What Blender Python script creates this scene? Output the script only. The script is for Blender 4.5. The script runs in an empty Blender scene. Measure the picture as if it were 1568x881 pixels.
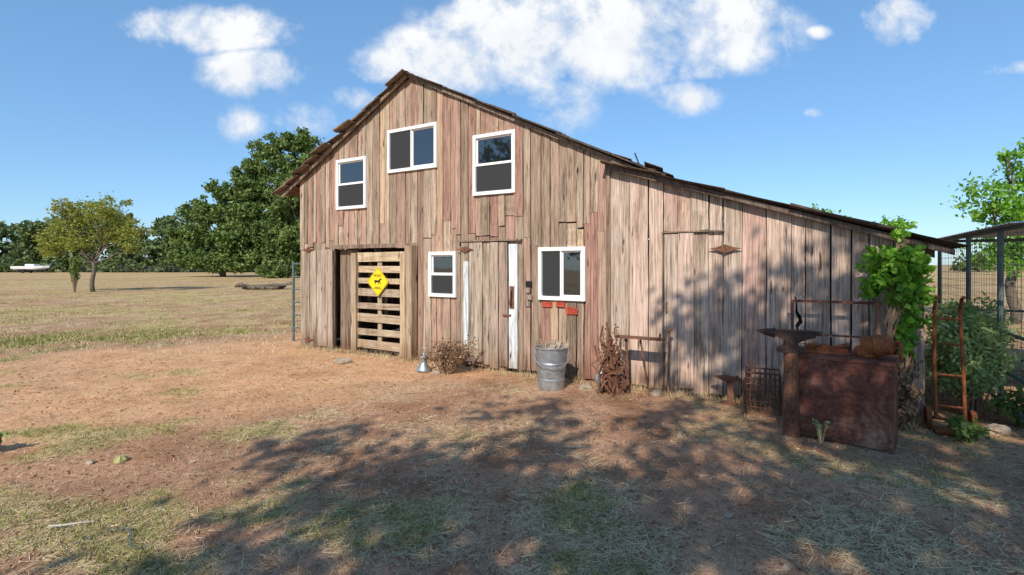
import bpy, math, random
import numpy as np
from mathutils import Vector, Matrix, noise
random.seed(7); rng=np.random.default_rng(11)
S=bpy.context.scene
COL=S.collection
TH=math.radians(-30.92)
BO=Vector((-4.21,10.35,0))
def W(u,v,z=0):
    c,s=math.cos(TH),math.sin(TH)
    return Vector((BO.x+c*u-s*v, BO.y+s*u+c*v, z))
# ------------------------------------------------------------ node helpers
def newmat(name):
    m=bpy.data.materials.new(name); m.use_nodes=True
    nt=m.node_tree; b=nt.nodes['Principled BSDF']
    b.inputs['Specular IOR Level'].default_value=0.25
    return m,nt,b
def N(nt,t,**kw):
    n=nt.nodes.new(t)
    for k,v in kw.items():
        if hasattr(n,k): setattr(n,k,v)
        else: n.inputs[k].default_value=v
    return n
def L(nt,a,b): nt.links.new(a,b)
def ramp(nt,fac,stops,interp='LINEAR'):
    r=nt.nodes.new('ShaderNodeValToRGB'); r.color_ramp.interpolation=interp
    e=r.color_ramp.elements
    while len(e)<len(stops): e.new(0.5)
    for i,(p,c) in enumerate(stops):
        e[i].position=p; e[i].color=(c[0],c[1],c[2],1) if not isinstance(c,(int,float)) else (c,c,c,1)
    if fac is not None: L(nt,fac,r.inputs[0])
    return r.outputs[0]
def mix(nt,fac,a,b,mode='MIX'):
    m=nt.nodes.new('ShaderNodeMix'); m.data_type='RGBA'; m.blend_type=mode
    for sock,val in ((m.inputs[0],fac),(m.inputs[6],a),(m.inputs[7],b)):
        if isinstance(val,(int,float)): sock.default_value=val
        elif isinstance(val,(tuple,list)): sock.default_value=(val[0],val[1],val[2],1)
        else: L(nt,val,sock)
    return m.outputs[2]
def math_(nt,op,a,b=0.0,c=None,clamp=False):
    m=nt.nodes.new('ShaderNodeMath'); m.operation=op; m.use_clamp=clamp
    for i,val in enumerate((a,b,c)):
        if val is None: continue
        if isinstance(val,(int,float)): m.inputs[i].default_value=val
        else: L(nt,val,m.inputs[i])
    return m.outputs[0]
def coords(nt,scale,offset_rand=True):
    tc=N(nt,'ShaderNodeTexCoord'); mp=N(nt,'ShaderNodeMapping')
    mp.inputs['Scale'].default_value=scale
    if offset_rand:
        g=N(nt,'ShaderNodeNewGeometry')
        k=math_(nt,'MULTIPLY',g.outputs['Random Per Island'],37.0)
        cb=N(nt,'ShaderNodeCombineXYZ'); L(nt,k,cb.inputs[0]); L(nt,k,cb.inputs[2])
        va=N(nt,'ShaderNodeVectorMath',operation='ADD'); L(nt,tc.outputs['Object'],va.inputs[0]); L(nt,cb.outputs[0],va.inputs[1])
        L(nt,va.outputs[0],mp.inputs['Vector'])
    else: L(nt,tc.outputs['Object'],mp.inputs['Vector'])
    return mp.outputs[0]
def noise_(nt,vec,scale=1,detail=5,rough=.6,dist=0):
    n=N(nt,'ShaderNodeTexNoise'); n.inputs['Scale'].default_value=scale; n.inputs['Detail'].default_value=detail
    n.inputs['Roughness'].default_value=rough; n.inputs['Distortion'].default_value=dist
    if vec is not None: L(nt,vec,n.inputs['Vector'])
    return n.outputs[0]
def bump(nt,b,h,strength=.4,dist=.01):
    n=N(nt,'ShaderNodeBump'); n.inputs['Strength'].default_value=strength; n.inputs['Distance'].default_value=dist
    L(nt,h,n.inputs['Height']); L(nt,n.outputs[0],b.inputs['Normal'])
# ------------------------------------------------------------ materials
def wood(name,stops,paint,paint_lo,paint_hi,grain=(34,34,.9),dark=.42,rough=.9,pamt=.75,fine=(120,120,2.2),warm=(1,1,1)):
    m,nt,b=newmat(name)
    g=N(nt,'ShaderNodeNewGeometry'); rnd=g.outputs['Random Per Island']
    stops=[(p,tuple(c[i]*warm[i] for i in range(3))) for p,c in stops]
    base=ramp(nt,rnd,stops,'CONSTANT')
    v1=coords(nt,grain); n1=noise_(nt,v1,1,4,.7,.9)
    v2=coords(nt,(7,7,.8)); n2=noise_(nt,v2,1,4,.75,.2)
    v3=coords(nt,fine); n3=noise_(nt,v3,1,3,.7,.3)
    v4=coords(nt,(16,16,2.6)); n4=noise_(nt,v4,1,2,.5,.0)
    rsh=math_(nt,'FRACT',math_(nt,'MULTIPLY',rnd,17.31))
    pm=math_(nt,'ADD',n2,math_(nt,'MULTIPLY',math_(nt,'SUBTRACT',rsh,.5),.42))
    pm=math_(nt,'ADD',pm,math_(nt,'MULTIPLY',math_(nt,'SUBTRACT',n3,.5),.5))
    pm=math_(nt,'ADD',pm,math_(nt,'MULTIPLY',math_(nt,'SUBTRACT',n1,.5),.4))
    pmask=ramp(nt,pm,[(paint_lo,0.0),(paint_hi,1.0)])
    c=mix(nt,math_(nt,'MULTIPLY',pmask,pamt),base,paint)
    c=mix(nt,1.0,c,ramp(nt,n1,[(.30,(dark,dark*.88,dark*.80)),(.44,(.82,.79,.76)),(.56,(1.0,1,1)),(.72,(1.32,1.33,1.34))]),'MULTIPLY')
    c=mix(nt,1.0,c,ramp(nt,n3,[(.34,(.34,.29,.26)),(.45,(.93,.92,.91)),(.7,(1.22,1.22,1.22))]),'MULTIPLY')
    c=mix(nt,1.0,c,ramp(nt,n4,[(.26,(.20,.15,.13)),(.33,(1,1,1))]),'MULTIPLY')
    c=mix(nt,1.0,c,ramp(nt,n2,[(.3,(.50,.47,.44)),(.47,(.98,.98,.98)),(.7,(1.20,1.23,1.27))]),'MULTIPLY')
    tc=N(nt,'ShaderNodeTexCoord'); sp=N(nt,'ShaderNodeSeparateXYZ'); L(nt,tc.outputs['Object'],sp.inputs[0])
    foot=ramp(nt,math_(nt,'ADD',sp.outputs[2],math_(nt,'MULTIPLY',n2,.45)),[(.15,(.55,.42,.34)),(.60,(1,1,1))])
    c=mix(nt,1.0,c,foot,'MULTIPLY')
    L(nt,c,b.inputs['Base Color']); b.inputs['Roughness'].default_value=rough
    bump(nt,b,n3,.8,.006)
    return m
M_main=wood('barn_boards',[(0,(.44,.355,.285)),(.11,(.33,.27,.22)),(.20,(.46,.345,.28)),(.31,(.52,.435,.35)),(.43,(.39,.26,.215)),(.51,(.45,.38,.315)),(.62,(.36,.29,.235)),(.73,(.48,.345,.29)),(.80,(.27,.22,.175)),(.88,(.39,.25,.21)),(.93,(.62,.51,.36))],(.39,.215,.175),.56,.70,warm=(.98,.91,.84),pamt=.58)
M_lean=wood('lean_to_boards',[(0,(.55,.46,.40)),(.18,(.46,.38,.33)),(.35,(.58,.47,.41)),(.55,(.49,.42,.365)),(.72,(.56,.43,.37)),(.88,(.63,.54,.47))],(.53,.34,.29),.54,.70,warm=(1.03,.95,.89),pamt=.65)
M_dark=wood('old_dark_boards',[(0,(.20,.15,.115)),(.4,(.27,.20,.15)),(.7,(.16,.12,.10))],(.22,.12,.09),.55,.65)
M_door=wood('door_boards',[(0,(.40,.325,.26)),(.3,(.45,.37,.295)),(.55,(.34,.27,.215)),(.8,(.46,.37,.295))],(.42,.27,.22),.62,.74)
M_pine=wood('pallet_wood',[(0,(.55,.43,.29)),(.3,(.42,.33,.235)),(.6,(.60,.47,.32)),(.85,(.38,.295,.21))],(.40,.32,.24),.5,.7,grain=(1.5,30,30),dark=.45,fine=(3,110,110))
M_post=wood('post_wood',[(0,(.50,.38,.25)),(.5,(.42,.32,.22))],(.5,.36,.22),.6,.8,dark=.5)
M_white_old=wood('peeling_white_paint',[(0,(.80,.81,.80)),(.5,(.70,.76,.79))],(.35,.27,.22),.66,.72,dark=.75)
M_redpatch=wood('red_paint',[(0,(.48,.085,.05))],(.40,.27,.22),.50,.6,dark=.6)
def simple(name,col,rough=.6,metal=0,nscale=8,var=.25,bs=.15):
    m,nt,b=newmat(name)
    v=coords(nt,(1,1,1),False); n=noise_(nt,v,nscale,4,.65)
    c=ramp(nt,n,[(.3,tuple(x*(1-var) for x in col)),(.7,tuple(min(1,x*(1+var)) for x in col))])
    L(nt,c,b.inputs['Base Color']); b.inputs['Roughness'].default_value=rough; b.inputs['Metallic'].default_value=metal
    if bs>0: bump(nt,b,n,bs,.01)
    return m
def rustm(name,a=(.10,.04,.022),bb=(.30,.12,.055),c3=(.18,.09,.06),sc=5,rough=.8):
    m,nt,b=newmat(name)
    v=coords(nt,(1,1,1),False); n=noise_(nt,v,sc,6,.72,.5); n2=noise_(nt,v,sc*9,3,.7)
    c=ramp(nt,n,[(.3,a),(.5,c3),(.68,bb)])
    c=mix(nt,1.0,c,ramp(nt,n2,[(.35,(.6,.6,.6)),(.65,(1.3,1.25,1.2))]),'MULTIPLY')
    L(nt,c,b.inputs['Base Color']); b.inputs['Roughness'].default_value=rough; b.inputs['Metallic'].default_value=.15
    bump(nt,b,n2,.5,.006); return m
M_rust=rustm('rusty_iron')
M_rustred=rustm('rusty_red_steel',(.10,.040,.028),(.34,.18,.125),(.18,.065,.045),2.6,.6)
M_rustor=rustm('orange_rust',(.18,.05,.02),(.42,.14,.05),(.28,.09,.035),6)
M_iron=rustm('dark_cast_iron',(.035,.022,.018),(.13,.07,.045),(.07,.04,.03),7,.55)
M_roof=rustm('rusty_roof_metal',(.10,.075,.055),(.30,.22,.16),(.19,.13,.095),2.5)
M_roofdk=rustm('dark_roof_edge',(.05,.035,.03),(.16,.11,.08),(.09,.065,.05),3)
M_vinyl=simple('white_vinyl',(.82,.82,.80),.45,0,6,.05,0)
M_galv=simple('galvanised_steel',(.42,.45,.47),.42,.75,14,.3,.08)
M_steel=simple('grey_green_pipe',(.13,.17,.17),.5,.3,9,.25,0)
M_wire=simple('fence_wire',(.12,.13,.12),.7,.0,9,.2,0)
M_stone=simple('pale_stone',(.34,.27,.20),.95,0,14,.35,.5)
M_bone=simple('weathered_bone',(.48,.45,.40),.8,0,14,.3,.2)
M_bark=simple('bark',(.15,.12,.09),.95,0,7,.45,.6)
M_twig=simple('dry_twigs',(.27,.18,.115),.95,0,20,.4,0)
M_black=simple('black_paint',(.015,.015,.015),.5,0,9,.2,0)
M_yellow=simple('yellow_sign_paint',(.85,.62,.02),.4,0,5,.05,0)
M_screen=simple('insect_screen',(.035,.036,.038),.7,0,40,.15,0)
M_boat=simple('white_gelcoat',(.75,.76,.78),.3,0,4,.05,0)
M_canopy=simple('canopy_sheet',(.50,.52,.54),.45,.3,4,.15,0)
M_gourd=simple('gourd_skin',(.36,.33,.14),.8,0,20,.35,.2)
m,nt,b=newmat('window_glass'); M_glass=m
b.inputs['Base Color'].default_value=(.012,.016,.02,1); b.inputs['Roughness'].default_value=.02; b.inputs['IOR'].default_value=2.0; b.inputs['Specular IOR Level'].default_value=.6
vv=coords(nt,(1,1,1),False); bump(nt,b,noise_(nt,vv,2,2,.5),.06,.02)
def foliage(name,lo,mid,hi,nscale=.5,trans=.3):
    m,nt,b=newmat(name)
    g=N(nt,'ShaderNodeNewGeometry'); v=coords(nt,(1,1,1),False); n=noise_(nt,v,nscale,2,.6)
    f=math_(nt,'ADD',math_(nt,'MULTIPLY',g.outputs['Random Per Island'],.45),math_(nt,'MULTIPLY',n,.6))
    c=ramp(nt,f,[(.28,lo),(.52,mid),(.8,hi)])
    L(nt,c,b.inputs['Base Color']); b.inputs['Roughness'].default_value=.6
    if trans>0:
        t=N(nt,'ShaderNodeBsdfTranslucent'); L(nt,mix(nt,1.0,c,(1.3,1.5,.6),'MULTIPLY'),t.inputs[0])
        ms=N(nt,'ShaderNodeMixShader'); ms.inputs[0].default_value=trans
        L(nt,b.outputs[0],ms.inputs[1]); L(nt,t.outputs[0],ms.inputs[2]); L(nt,ms.outputs[0],nt.nodes['Material Output'].inputs[0])
    return m
M_oak=foliage('oak_leaves',(.06,.10,.028),(.125,.185,.048),(.22,.28,.085),.35,.2)
M_far=foliage('distant_leaves',(.07,.105,.04),(.12,.16,.06),(.20,.24,.095),.12,.2)
M_shade=foliage('shade_leaves',(.05,.08,.02),(.09,.13,.03),(.15,.19,.05),.35,0)
M_mesq=foliage('light_leaves',(.15,.18,.035),(.28,.29,.07),(.42,.38,.10),.6,.35)
M_vine=foliage('vine_leaves',(.08,.20,.018),(.17,.35,.035),(.29,.48,.07),4,.35)
M_shrub=foliage('shrub_leaves',(.20,.29,.12),(.33,.44,.19),(.46,.54,.27),4,.3)
M_weed=foliage('weed_leaves',(.08,.13,.03),(.15,.23,.06),(.25,.32,.10),4,.3)
M_gdry=foliage('dry_grass_blades',(.34,.24,.13),(.52,.40,.23),(.70,.57,.36),1.5,0)
M_ggreen=foliage('green_grass_blades',(.12,.155,.035),(.23,.25,.07),(.44,.38,.14),1.0,0)
M_leaflit=foliage('fallen_leaves',(.14,.08,.045),(.25,.15,.09),(.44,.30,.18),2,0)
# ------------------------------------------------------------ mesh builder
class MB:
    def __init__(s): s.v=[]; s.f=[]
    def add(s,vs,fs):
        o=len(s.v); s.v+= [tuple(p) for p in vs]; s.f+=[tuple(o+i for i in f) for f in fs]
    def box(s,x0,x1,y0,y1,z0,z1,M=None):
        vs=[Vector(p) for p in [(x0,y0,z0),(x1,y0,z0),(x1,y1,z0),(x0,y1,z0),(x0,y0,z1),(x1,y0,z1),(x1,y1,z1),(x0,y1,z1)]]
        if M is not None: vs=[M@p for p in vs]
        s.add(vs,[(0,3,2,1),(4,5,6,7),(0,1,5,4),(1,2,6,5),(2,3,7,6),(3,0,4,7)])
    def tube(s,pts,rad,n=8,cap=True):
        pts=[Vector(p) for p in pts]
        if isinstance(rad,(int,float)): rad=[rad]*len(pts)
        vs=[];fs=[]
        up=None
        for i,p in enumerate(pts):
            d=(pts[min(i+1,len(pts)-1)]-pts[max(i-1,0)])
            if d.length<1e-6: d=Vector((0,0,1))
            d.normalize()
            if up is None: up=Vector((1,0,0)) if abs(d.x)<.8 else Vector((0,1,0))
            a=(up-d*up.dot(d)).normalized(); up=a; c=d.cross(a)
            for k in range(n):
                t=2*math.pi*k/n; vs.append(p+(a*math.cos(t)+c*math.sin(t))*rad[i])
        for i in range(len(pts)-1):
            for k in range(n):
                k2=(k+1)%n; fs.append((i*n+k,i*n+k2,(i+1)*n+k2,(i+1)*n+k))
        if cap: fs.append(tuple(range(n))[::-1]); fs.append(tuple((len(pts)-1)*n+k for k in range(n)))
        s.add(vs,fs)
    def lathe(s,prof,n=28,c=(0,0,0),M=None):
        vs=[];fs=[]
        for r,z in prof:
            for k in range(n):
                t=2*math.pi*k/n; p=Vector((c[0]+r*math.cos(t),c[1]+r*math.sin(t),c[2]+z)); vs.append(M@p if M is not None else p)
        for i in range(len(prof)-1):
            for k in range(n):
                k2=(k+1)%n; fs.append((i*n+k,i*n+k2,(i+1)*n+k2,(i+1)*n+k))
        s.add(vs,fs)
    def extr(s,poly,y0,y1,M=None):
        n=len(poly); vs=[Vector((x,y0,z)) for x,z in poly]+[Vector((x,y1,z)) for x,z in poly]
        if M is not None: vs=[M@p for p in vs]
        s.add(vs,[tuple(range(n)),tuple(range(2*n-1,n-1,-1))]+[(i,i+n,(i+1)%n+n,(i+1)%n) for i in range(n)])
    def board(s,a,b,z0,z1a,z1b,y0,y1,lean=0,M=None,jit=.0035):
        nl=6; vs=[];fs=[]
        for i in range(nl+1):
            t=i/nl; ja=random.uniform(-jit,jit); jb=random.uniform(-jit,jit); jy=random.uniform(-.005,.005)
            za=z0+(z1a-z0)*t; zb=z0+(z1b-z0)*t
            if i==0: q=random.uniform(-.02,.02); za+=q+random.uniform(-.01,.01); zb+=q+random.uniform(-.01,.01)
            sh=lean*(za-z0)
            for (x,y,z) in ((a+ja+sh,y0+jy,za),(b+jb+sh,y0+jy,zb),(b+jb+sh,y1+jy,zb),(a+ja+sh,y1+jy,za)):
                p=Vector((x,y,z)); vs.append(M@p if M is not None else p)
        for i in range(nl):
            for k in range(4):
                k2=(k+1)%4; fs.append((i*4+k,i*4+k2,(i+1)*4+k2,(i+1)*4+k))
        fs.append((3,2,1,0)); fs.append((nl*4,nl*4+1,nl*4+2,nl*4+3))
        s.add(vs,fs)
    def obj(s,name,mat,parent=None,loc=(0,0,0),rot=0,smooth=False,bevel=0):
        me=bpy.data.meshes.new(name); me.from_pydata(s.v,[],s.f); me.update()
        me.materials.append(mat)
        if smooth:
            for p in me.polygons: p.use_smooth=True
        o=bpy.data.objects.new(name,me); COL.objects.link(o)
        o.location=loc; o.rotation_euler=(0,0,rot)
        if parent: o.parent=parent
        if bevel:
            bm=o.modifiers.new('b','BEVEL'); bm.width=bevel; bm.segments=2; bm.limit_method='ANGLE'
        return o
def empty(name,loc=(0,0,0),rot=0):
    e=bpy.data.objects.new(name,None); e.empty_display_size=.2; COL.objects.link(e); e.location=loc; e.rotation_euler=(0,0,rot); return e
def polymesh(name,V,nper,mat,parent=None,loc=(0,0,0)):
    me=bpy.data.meshes.new(name); n=len(V); me.vertices.add(n); me.vertices.foreach_set('co',V.astype(np.float32).ravel())
    me.loops.add(n); me.loops.foreach_set('vertex_index',np.arange(n,dtype=np.int32))
    me.polygons.add(n//nper); me.polygons.foreach_set('loop_start',np.arange(0,n,nper,dtype=np.int32))
    me.update(calc_edges=True); me.validate(); me.materials.append(mat)
    o=bpy.data.objects.new(name,me); COL.objects.link(o); o.location=loc
    if parent: o.parent=parent
    return o
def leaves(P,size,var=.4,aspect=.5,flat=0):
    n=len(P); a=rng.normal(size=(n,3)); a[:,2]*=(1-flat); a/=np.linalg.norm(a,axis=1)[:,None]
    b=rng.normal(size=(n,3)); b[:,2]*=(1-flat); b-=a*(a*b).sum(1)[:,None]; b/=np.linalg.norm(b,axis=1)[:,None]
    s=size*(1+var*rng.uniform(-1,1,n))[:,None]
    V=np.stack([P-a*s,P+b*s*aspect-a*s*.1,P+a*s,P-b*s*aspect-a*s*.1],axis=1).reshape(-1,3)
    return V
def crown_pts(lobes,ncl,nleaf,cr=.22,shell=.45):
    vol=np.array([l[3]*l[4]*l[5] for l in lobes])**.8; pr=vol/vol.sum()
    idx=rng.choice(len(lobes),size=ncl,p=pr); Lb=np.array(lobes)[idx]
    d=rng.normal(size=(ncl,3)); d/=np.linalg.norm(d,axis=1)[:,None]
    r=rng.uniform(0,1,ncl)**shell
    C=Lb[:,:3]+d*r[:,None]*Lb[:,3:]
    cs=(Lb[:,3:].mean(1)*cr)*rng.uniform(.6,1.4,ncl)
    P=np.repeat(C,nleaf,axis=0)+rng.normal(size=(ncl*nleaf,3))*np.repeat(cs,nleaf)[:,None]*np.array([.62,.62,.45])
    return P
def limb(mb,a,b,r0,r1,wig=.08,n=6):
    a=Vector(a);b=Vector(b);Ln=(b-a).length; pts=[];rs=[]
    for i in range(6):
        t=i/5; w=Vector((random.uniform(-1,1),random.uniform(-1,1),random.uniform(-.5,.5)))*Ln*wig*(1 if 0<i<5 else 0)
        pts.append(a.lerp(b,t)+w); rs.append(r0+(r1-r0)*t)
    mb.tube(pts,rs,n)
def tree(name,loc,trunk_h,tr,lobes,ncl,nleaf,size,mat,cr=.22,shell=.45,stems=1):
    e=empty(name,loc); mb=MB()
    for s_ in range(stems):
        ox=random.uniform(-.3,.3)*(stems>1); limb(mb,(ox*.3,0,-.1),(ox,0,trunk_h),tr,tr*.7,.05,10)
        for l in lobes:
            limb(mb,(ox,0,trunk_h*random.uniform(.75,1)),(l[0],l[1],l[2]),tr*.45,tr*.1,.07)
            for k in range(3):
                q=Vector((l[0]+random.uniform(-.7,.7)*l[3],l[1]+random.uniform(-.7,.7)*l[4],l[2]+random.uniform(-.2,.8)*l[5]))
                p0=Vector((l[0],l[1],l[2]))*.75+Vector((0,0,trunk_h*.25)); limb(mb,p0,q,tr*.18,tr*.04,.07,5)
    mb.obj('trunk_and_limbs',M_bark,e,smooth=True)
    P=crown_pts(lobes,ncl,nleaf,cr,shell); P=P[P[:,2]>.15]
    polymesh('leaf_crown',leaves(P,size),4,mat,e)
    return e
# ------------------------------------------------------------ BARN
barn=empty('wooden_barn',BO,TH)
PK=(2.846,4.95); SL=.541; SR=.503
def roofz(u): return PK[1]-(PK[0]-u)*SL if u<PK[0] else PK[1]-(u-PK[0])*SR
def leanz(u): return 3.02-.331*(u-6.44)
def wall(mb,u0,u1,ztop,openings,y,th,wmin,wmax,seam=None,pseam=.8,M=None,zb=.02,gap=.004,lean=.004,miss=0):
    ed=sorted(set([u0,u1]+[e for o in openings for e in (o[0],o[1]) if u0<e<u1]))
    for i in range(len(ed)-1):
        A,B=ed[i],ed[i+1]; p=[A]
        while p[-1]<B-wmin*.8: p.append(p[-1]+random.uniform(wmin,wmax))
        if len(p)==1: p.append(B)
        k=(B-A)/(p[-1]-A); p=[A+(q-A)*k for q in p]
        for a,b in zip(p[:-1],p[1:]):
            cuts=[]
            for o in openings:
                if o[0]-1e-4<=a and b<=o[1]+1e-4: cuts.append((o[2],o[3]))
            cuts.sort(); segs=[]; z=zb+random.uniform(-.02,.05)
            for (q0,q1) in cuts:
                if q0>z+.02: segs.append((z,q0,False))
                z=max(z,q1)
            segs.append((z,None,True))
            for (s0,s1,last) in segs:
                if last: s1a,s1b=ztop(a),ztop(b)
                else: s1a=s1b=s1
                if s0>=min(s1a,s1b)-.02: continue
                sm=None
                if seam is not None and random.random()<pseam:
                    sm=seam+random.choice([-.12,0,0,.05,.15,.3])+random.uniform(-.02,.02)
                g=gap*random.uniform(.5,2.3); ln=random.uniform(-lean,lean); yo=random.uniform(-.009,.009)
                if sm and s0+.25<sm<min(s1a,s1b)-.25:
                    mb.board(a+g,b-g,s0,sm,sm,y+yo,y+th+yo,ln,M)
                    mb.board(a+g*.8,b-g,sm+random.uniform(.002,.012),s1a,s1b,y+yo-random.uniform(0,.016),y+th+yo,random.uniform(-lean,lean)*.4,M)
                else: mb.board(a+g,b-g,s0,s1a,s1b,y+yo,y+th+yo,ln*.5,M)
wins=[(1.0,1.80,2.69,3.64,'hung'),(2.34,3.46,3.27,4.03,'slide'),(4.20,4.98,2.74,3.70,'hung'),(3.29,3.86,1.11,1.86,'hung'),(5.38,6.12,1.13,1.90,'slide')]
ops=[(w[0]+.03,w[1]-.03,w[2]+.03,w[3]-.03) for w in wins]
ops.append((.90,3.02,0,1.95))
mb=MB(); wall(mb,-.10,6.47,lambda u:roofz(u)-.035,ops,0,.025,.10,.19,2.08,.8)
mb.obj('front_wall_boards',M_main,barn)
mb=MB(); wall(mb,6.49,9.86,lambda u:leanz(u)-.03,[(7.217,7.93,2.055,2.058),(8.66,8.80,.75,1.30)],-.05,.025,.13,.25,None,0)
mb.extr([(8.665,.76),(8.70,.76),(8.715,.90),(8.70,.955),(8.735,1.02),(8.70,1.10),(8.705,1.20),(8.69,1.295),(8.665,1.295)],-.052,-.027)
mb.extr([(8.795,.76),(8.725,.76),(8.745,.86),(8.73,.93),(8.775,.99),(8.76,1.06),(8.725,1.12),(8.72,1.21),(8.70,1.295),(8.795,1.295)],-.048,-.023)
mb.obj('lean_to_wall_boards',M_lean,barn)
mb=MB()
Ms=Matrix.Translation((-.10,7.0,0))@Matrix.Rotation(math.radians(-90),4,'Z')
wall(mb,0,6.95,lambda u:3.25,[],0,.025,.15,.25,2.0,.5,Ms)
Mr=Matrix.Translation((9.86,0.0,0))@Matrix.Rotation(math.radians(90),4,'Z')
wall(mb,0.0,7.0,lambda u:1.86,[],0,.025,.15,.25,None,0,Mr)
Mb=Matrix.Translation((0,7.0,0))
wall(mb,-.10,9.86,lambda u:(roofz(u) if u<7.1 else leanz(u))-.05,[],0,.025,.15,.25,2.0,.5,Mb)
mb.obj('side_and_rear_wall_boards',M_main,barn)
mb=MB()
for u in (-.04,.80,3.06,6.44,9.78): mb.box(u-.03,u+.03,.03,.12,0,min(roofz(u) if u<7 else leanz(u),9)-.1)
mb.box(0,6.4,.03,.12,2.0,2.1)
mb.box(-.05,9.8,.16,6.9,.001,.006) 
mb.obj('framing',M_dark,barn)
mb=MB()
wall(mb,.07,.90,lambda u:1.93,[],-.045,.03,.13,.2,None,0,zb=.05); mb.obj('stable_door',M_door,barn)
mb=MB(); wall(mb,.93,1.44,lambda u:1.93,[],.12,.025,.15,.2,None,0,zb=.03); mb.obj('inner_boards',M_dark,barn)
mb=MB(); mb.box(.90,3.04,-.012,.10,1.95,2.02); mb.obj('door_header',M_dark,barn)
mb=MB(); wall(mb,3.98,4.86,lambda u:2.0-.01*(u-4),[],-.05,.028,.11,.19,None,0,zb=.04,lean=.006)
mb.obj('plank_door',M_door,barn)
mb=MB(); mb.board(4.885,5.03,.07,1.96,1.96,-.058,-.02,0); mb.obj('white_door_jamb',M_white_old,barn)
mb=MB(); mb.board(4.04,4.13,.30,1.70,1.70,-.066,-.05,.0); mb.obj('white_batten',M_white_old,barn)
mb=MB(); mb.box(3.92,5.10,-.075,-.004,2.01,2.035); mb.obj('door_drip_board',M_dark,barn)
mb=MB(); mb.board(5.82,6.00,.96,1.05,1.02,-.030,-.008,0); mb.board(5.44,5.60,1.03,1.10,1.10,-.028,-.008,0); mb.board(5.66,5.80,1.06,1.105,1.105,-.028,-.008,0); mb.obj('red_patch_board',M_redpatch,barn)
mb=MB(); wall(mb,7.23,7.60,lambda u:2.04,[],-.085,.025,.17,.2,None,0,zb=.03); mb.obj('lean_to_door',M_lean,barn)
mb=MB(); mb.box(7.20,7.95,-.10,-.062,2.052,2.068); mb.box(7.206,7.222,-.088,-.06,.05,2.05); mb.obj('lean_to_door_trim',M_dark,barn)
mb=MB(); mb.board(6.44,6.50,.02,3.0,2.98,-.075,-.002,0); mb.obj('corner_batten',M_dark,barn)
mb=MB(); mb.box(8.6,8.9,.02,.06,.6,1.5); mb.obj('hole_dark_sheet',M_black,barn)  # black sheet set behind the wall gap, painting in its dark inside
mb=MB()
for (u,z,w,y) in ((4.07,1.89,.17,-.075),(7.96,1.84,.19,-.09),(.22,1.94,.17,-.062),(.22,.16,.15,-.062)):
    mb.extr([(u-w,z),(u-w*.5,z-.018),(u-.02,z-.045),(u+.02,z-.045),(u+w*.5,z-.018),(u+w,z),(u+w*.5,z+.018),(u+.02,z+.045),(u-.02,z+.045),(u-w*.5,z+.018)],y-.006,y+.004)
    mb.tube([(u,y-.01,z-.05),(u,y-.01,z+.05)],.010,8)
mb.tube([(4.93,-.065,1.02),(4.94,-.12,1.05),(4.95,-.12,1.24),(4.94,-.065,1.28)],.012,8)
mb.box(4.90,4.98,-.066,-.06,.98,1.32); mb.box(4.78,4.93,-.068,-.06,.86,.89)
mb.tube([(7.27,-.095,1.05),(7.27,-.13,1.06),(7.27,-.13,1.16),(7.27,-.095,1.17)],.01,6)
mb.obj('hinges_and_handle',M_rust,barn)
mb=MB()
mb.box(5.16,5.26,-.03,-.012,1.32,1.40); mb.obj('bell_box',M_black,barn)
def text(body,size,mat,name,parent,loc,rot,ext=.003):
    c=bpy.data.curves.new(name,'FONT'); c.body=body; c.size=size; c.extrude=ext; c.align_x='CENTER'; c.align_y='CENTER'
    t=bpy.data.objects.new(name,c); COL.objects.link(t)
    dg=bpy.context.evaluated_depsgraph_get(); me=bpy.data.meshes.new_from_object(t.evaluated_get(dg))
    bpy.data.objects.remove(t); me.materials.clear(); me.materials.append(mat)
    o=bpy.data.objects.new(name,me); COL.objects.link(o); o.parent=parent; o.location=loc; o.rotation_euler=rot; return o
for i,ch in enumerate('082'):
    mb=MB(); z=1.26-i*.10; u=5.20+.03*(i%2); mb.box(u-.035,u+.035,-.032,-.014,z-.04,z+.04); mb.obj('number_plate',M_dark,barn)
    text(ch,.075,M_bone,'house_number',barn,(u,-.036,z),(math.radians(90),0,0))
def window(u0,u1,z0,z1,kind):
    F=MB(); w=.055; y0,y1=-.045,.05
    F.box(u0,u0+w,y0,y1,z0,z1); F.box(u1-w,u1,y0,y1,z0,z1)
    F.box(u0+w,u1-w,y0+.001,y1,z1-w,z1); F.box(u0+w,u1-w,y0+.001,y1,z0,z0+w)
    a,b,c,d=u0+w,u1-w,z0+w,z1-w; s=.026; G=MB(); Sx=MB()
    def sash(a,b,c,d,yf):
        F.box(a,a+s,yf,yf+.03,c,d); F.box(b-s,b,yf,yf+.03,c,d); F.box(a+s,b-s,yf+.001,yf+.029,d-s,d); F.box(a+s,b-s,yf+.001,yf+.029,c,c+s)
        G.box(a+s,b-s,yf+.014,yf+.018,c+s,d-s)
    if kind=='hung':
        mz=(c+d)/2; sash(a,b,mz,d,-.012); sash(a,b,c,mz-.001,-.002+.0)
        Sx.box(a+.01,b-.01,-.022,-.019,c+.01,mz-.01); F.box(a+.0,b-.0,-.034,-.014,mz-.018,mz+.006)
    else:
        mu=(a+b)/2; sash(mu,b,c,d,-.012); sash(a,mu-.001,c,d,-.002)
        Sx.box(a+.01,mu-.012,-.022,-.019,c+.01,d-.01); F.box(mu-.018,mu+.006,-.034,-.014,c,d)
    F.obj('window_frame',M_vinyl,barn,bevel=.003); G.obj('window_pane',M_glass,barn); Sx.obj('window_screen',M_screen,barn)
for w_ in wins: window(*w_)
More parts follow.
